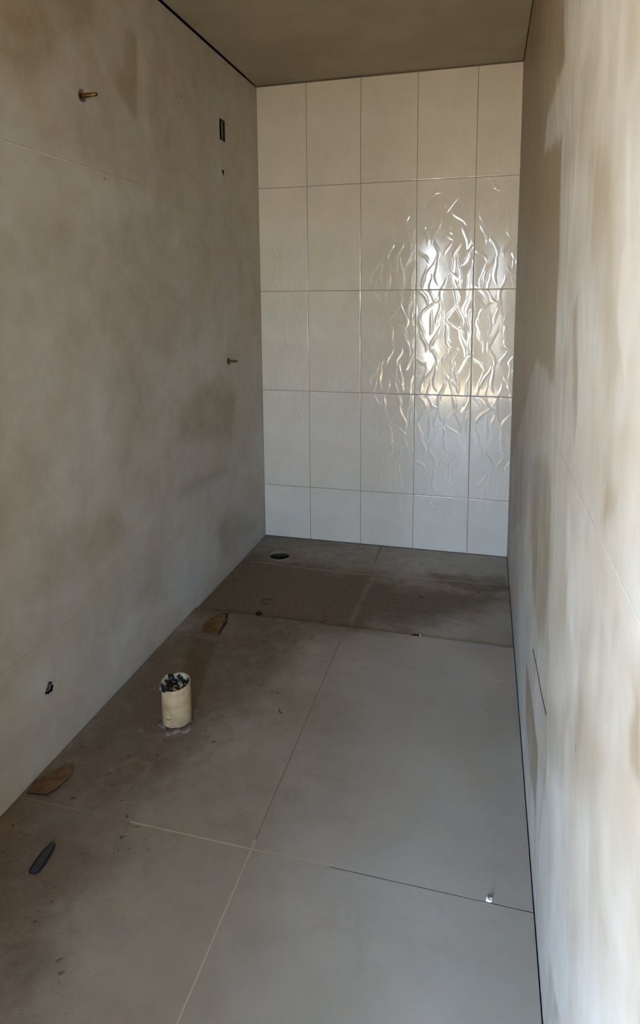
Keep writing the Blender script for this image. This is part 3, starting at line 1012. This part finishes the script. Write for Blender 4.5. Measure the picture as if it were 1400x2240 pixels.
for i in range(5):
    bm.faces.new((a[i], a[i + 1], b2[i + 1], b2[i]))
    bm.faces.new((c2[i], c2[i + 1], a[i + 1], a[i]))
    bm.faces.new((b2[i], b2[i + 1], c2[i + 1], c2[i]))
o = from_bm('curled_edge', bm, M_CARDDK, t)
o['label'] = 'turned-up edge, underside shade painted dark'

P = [(0.0178, -2.0943), (0.050, -2.094), (0.081, -2.0906), (0.0945, -2.0662), (0.1006, -2.0158), (0.094, -1.985), (0.0713, -1.958), (0.0527, -1.9744), (0.028, -2.010), (0.0061, -2.0469)]
cx_, cy_, Q = around(P)
t = thing('cardboard_flap', 'flat faded brown cardboard flap against the left wall, by the long floor joint', 'cardboard', (cx_, cy_, 0.0004))
hts = [.004, .007, .009, .010, .009, .006, .003, .003, .003, .003]
bm = bmesh.new()
top = [bm.verts.new((x, y, h)) for (x, y), h in zip(Q, hts)]
low = [bm.verts.new((x * .97, y * .97, max(0, h - .0025) if 1 <= i <= 4 else 0)) for i, ((x, y), h) in enumerate(zip(Q, hts))]
ct, cb = bm.verts.new((0, 0, .0055)), bm.verts.new((-.02, .01, 0.0))
for i in range(10):
    j = (i + 1) % 10
    bm.faces.new((top[i], top[j], ct))
    bm.faces.new((low[j], low[i], cb))
    bm.faces.new((low[i], low[j], top[j], top[i]))
from_bm('sheet', bm, M_CARD2, t)
bm = bmesh.new()
E_ = [(0.0178, -2.0953, .0035), (0.050, -2.0950, .006), (0.0815, -2.0918, .008), (0.0957, -2.0664, .0088), (0.1018, -2.016, .0078)]
tube(bm, [(x - cx_, y - cy_, z - .001) for x, y, z in E_], [.0010, .0016, .0018, .0016, .0008], 6)
from_bm('torn_edge', bm, M_CARDDK, t)['label'] = 'dark torn edge'

# ribbed rubber piece
t = thing('rubber_strip', 'small black ribbed rubber strip lying on the near floor tile at the left', 'rubber', (0.2070, -2.2680, 0.0))
S = [(-0.0440, .0100), (-0.0360, .0155), (-0.0150, .0165), (0.0100, .0150), (0.0300, .0120), (0.0400, .0085), (0.0455, .0045)]
turn = Matrix.Rotation(math.radians(4), 4, 'Z')
bm = bmesh.new()
rows = []
for y, w in S:
    rows.append([bm.verts.new(turn @ Vector((x * w, y, z))) for x, z in ((-1, 0.0004), (-.9, .0045), (-.4, .0065), (.4, .0065), (.9, .0045), (1, 0.0004))])
for p, q in zip(rows, rows[1:]):
    for k in range(5):
        bm.faces.new((p[k], p[k + 1], q[k + 1], q[k]))
    bm.faces.new((p[5], p[0], q[0], q[5]))
bm.faces.new(rows[0])
bm.faces.new(rows[-1][::-1])
from_bm('body', bm, M_RIB, t)
for f in (-.72, -.3, .12, .5, .82):
    bm = bmesh.new()
    tube(bm, [turn @ Vector((w * f, y * .97, .0066 if abs(f) < .6 else .0054)) for y, w in S], [.0007, .0013, .0014, .0014, .0013, .0011, .0006], 6)
    from_bm('rib', bm, M_RIBL if abs(f) < .6 else M_RIB, t, True)

# bits on the shower step
t = thing('wood_splinter', 'small splintered bit of wood lying at the shower step, right of the middle joint', 'wood', (1.012, -0.974, -0.0105))
bm = bmesh.new()
q = [bm.verts.new(v) for v in ((-.024, .006, 0), (.024, .006, 0), (.020, .034, 0), (-.012, .036, 0), (-.022, .007, .011), (.020, .007, .013), (.016, .030, .006), (-.010, .032, .005))]
for f in ((0, 1, 2, 3), (4, 5, 6, 7), (0, 1, 5, 4), (1, 2, 6, 5), (2, 3, 7, 6), (3, 0, 4, 7)):
    bm.faces.new([q[i] for i in f])
from_bm('chip', bm, M_WOODD, t)
bm = bmesh.new()
tube(bm, [(.0165, .010, .002), (.0185, .0085, .013), (.0170, .010, .023)], [.0042, .0036, .0010], 6)
from_bm('splinter', bm, M_WOOD, t)['label'] = 'pale upright splinter'

ch = blob('mortar_chip', [(-.014, -.006), (-.004, -.010), (.012, -.007), (.016, .004), (.006, .011), (-.008, .008)], lambda i: .006 + .002 * (i % 3), M_WOODD)
ch.location = (0.300, -0.930, -0.0112)
tag(ch, 'small dark chip lying in the shower against the step, left half', 'chip')

bm = bmesh.new()
tube(bm, [(.026, .030, .0016), (.006, .024, .0016), (-.018, .012, .0016), (-.021, .004, .0016), (-.008, -.014, .0016), (.004, -.029, .0016), (.020, -.022, .0016)], .0017, 8)
o = from_bm('bent_wire', bm, M_WIRE, None, True)
o.location = (0.287, -0.808, -0.0122)
tag(o, 'short dark bent wire lying on the dusty shower floor', 'wire')

cr = blob('grout_crumb', [(-.007, -.003), (-.001, -.005), (.006, -.003), (.007, .002), (.001, .004), (-.005, .003)], lambda i: .004 + .003 * (i % 2), M_WHITEC)
cr.location = (1.3060, -2.1050, 0.0003)
tag(cr, 'white crumb of grout on the long floor joint near the right wall', 'crumb')

bm = bmesh.new()
tube(bm, [(-.010, .014, .0012), (-.006, .004, .0012), (.000, -.006, .0012), (.009, -.009, .0012)], [.0006, .0014, .0016, .0006], 6)
o = from_bm('dark_fibre', bm, M_WIRE, None, True)
o.location = (0.6135, -1.5700, 0.0)
tag(o, 'tiny dark curled fibre on the floor, left of the middle joint', 'fibre')

# loose grit: far too many to count
gr = random.Random(5)
bm = bmesh.new()
for k in range(420):
    if k % 3 == 0:
        x, y, z = gr.uniform(0.03, 1.38), gr.uniform(-0.93, -0.08), -0.0128
        if y > -0.42 and x < 0.95:
            continue
    elif k % 3 == 1:
        x, y, z = abs(gr.gauss(0, .2)) + .02, gr.uniform(-2.05, -1.05), 0.0002
    else:
        x, y, z = abs(gr.gauss(0, .2)) + .03, gr.uniform(-2.7, -2.13), 0.0002
    if x > 1.38 or math.hypot(x - PIPE[0], y - PIPE[1]) < .06 or math.hypot(x - DRAIN[0], y - DRAIN[1]) < .08:
        continue
    s = gr.uniform(.0008, .0026)
    if z < 0:
        z = -0.0110 - (y + 0.962) * 0.0062
    v = [bm.verts.new((x + s * gr.uniform(.7, 1.3) * math.cos(a), y + s * gr.uniform(.7, 1.3) * math.sin(a), z)) for a in (0.3, 2.2, 4.4)]
    tp = bm.verts.new((x, y, z + s * gr.uniform(.6, 1.1)))
    bm.faces.new(v)
    for i in range(3):
        bm.faces.new((v[i], v[(i + 1) % 3], tp))
M_GRIT, n, l, b = mat('grit', lin(96, 82, 66), 0.95, spec=0.1)
o = from_bm('grit', bm, M_GRIT)
tag(o, 'loose brown grit scattered over the dusty floor', 'grit')
o['kind'] = 'stuff'
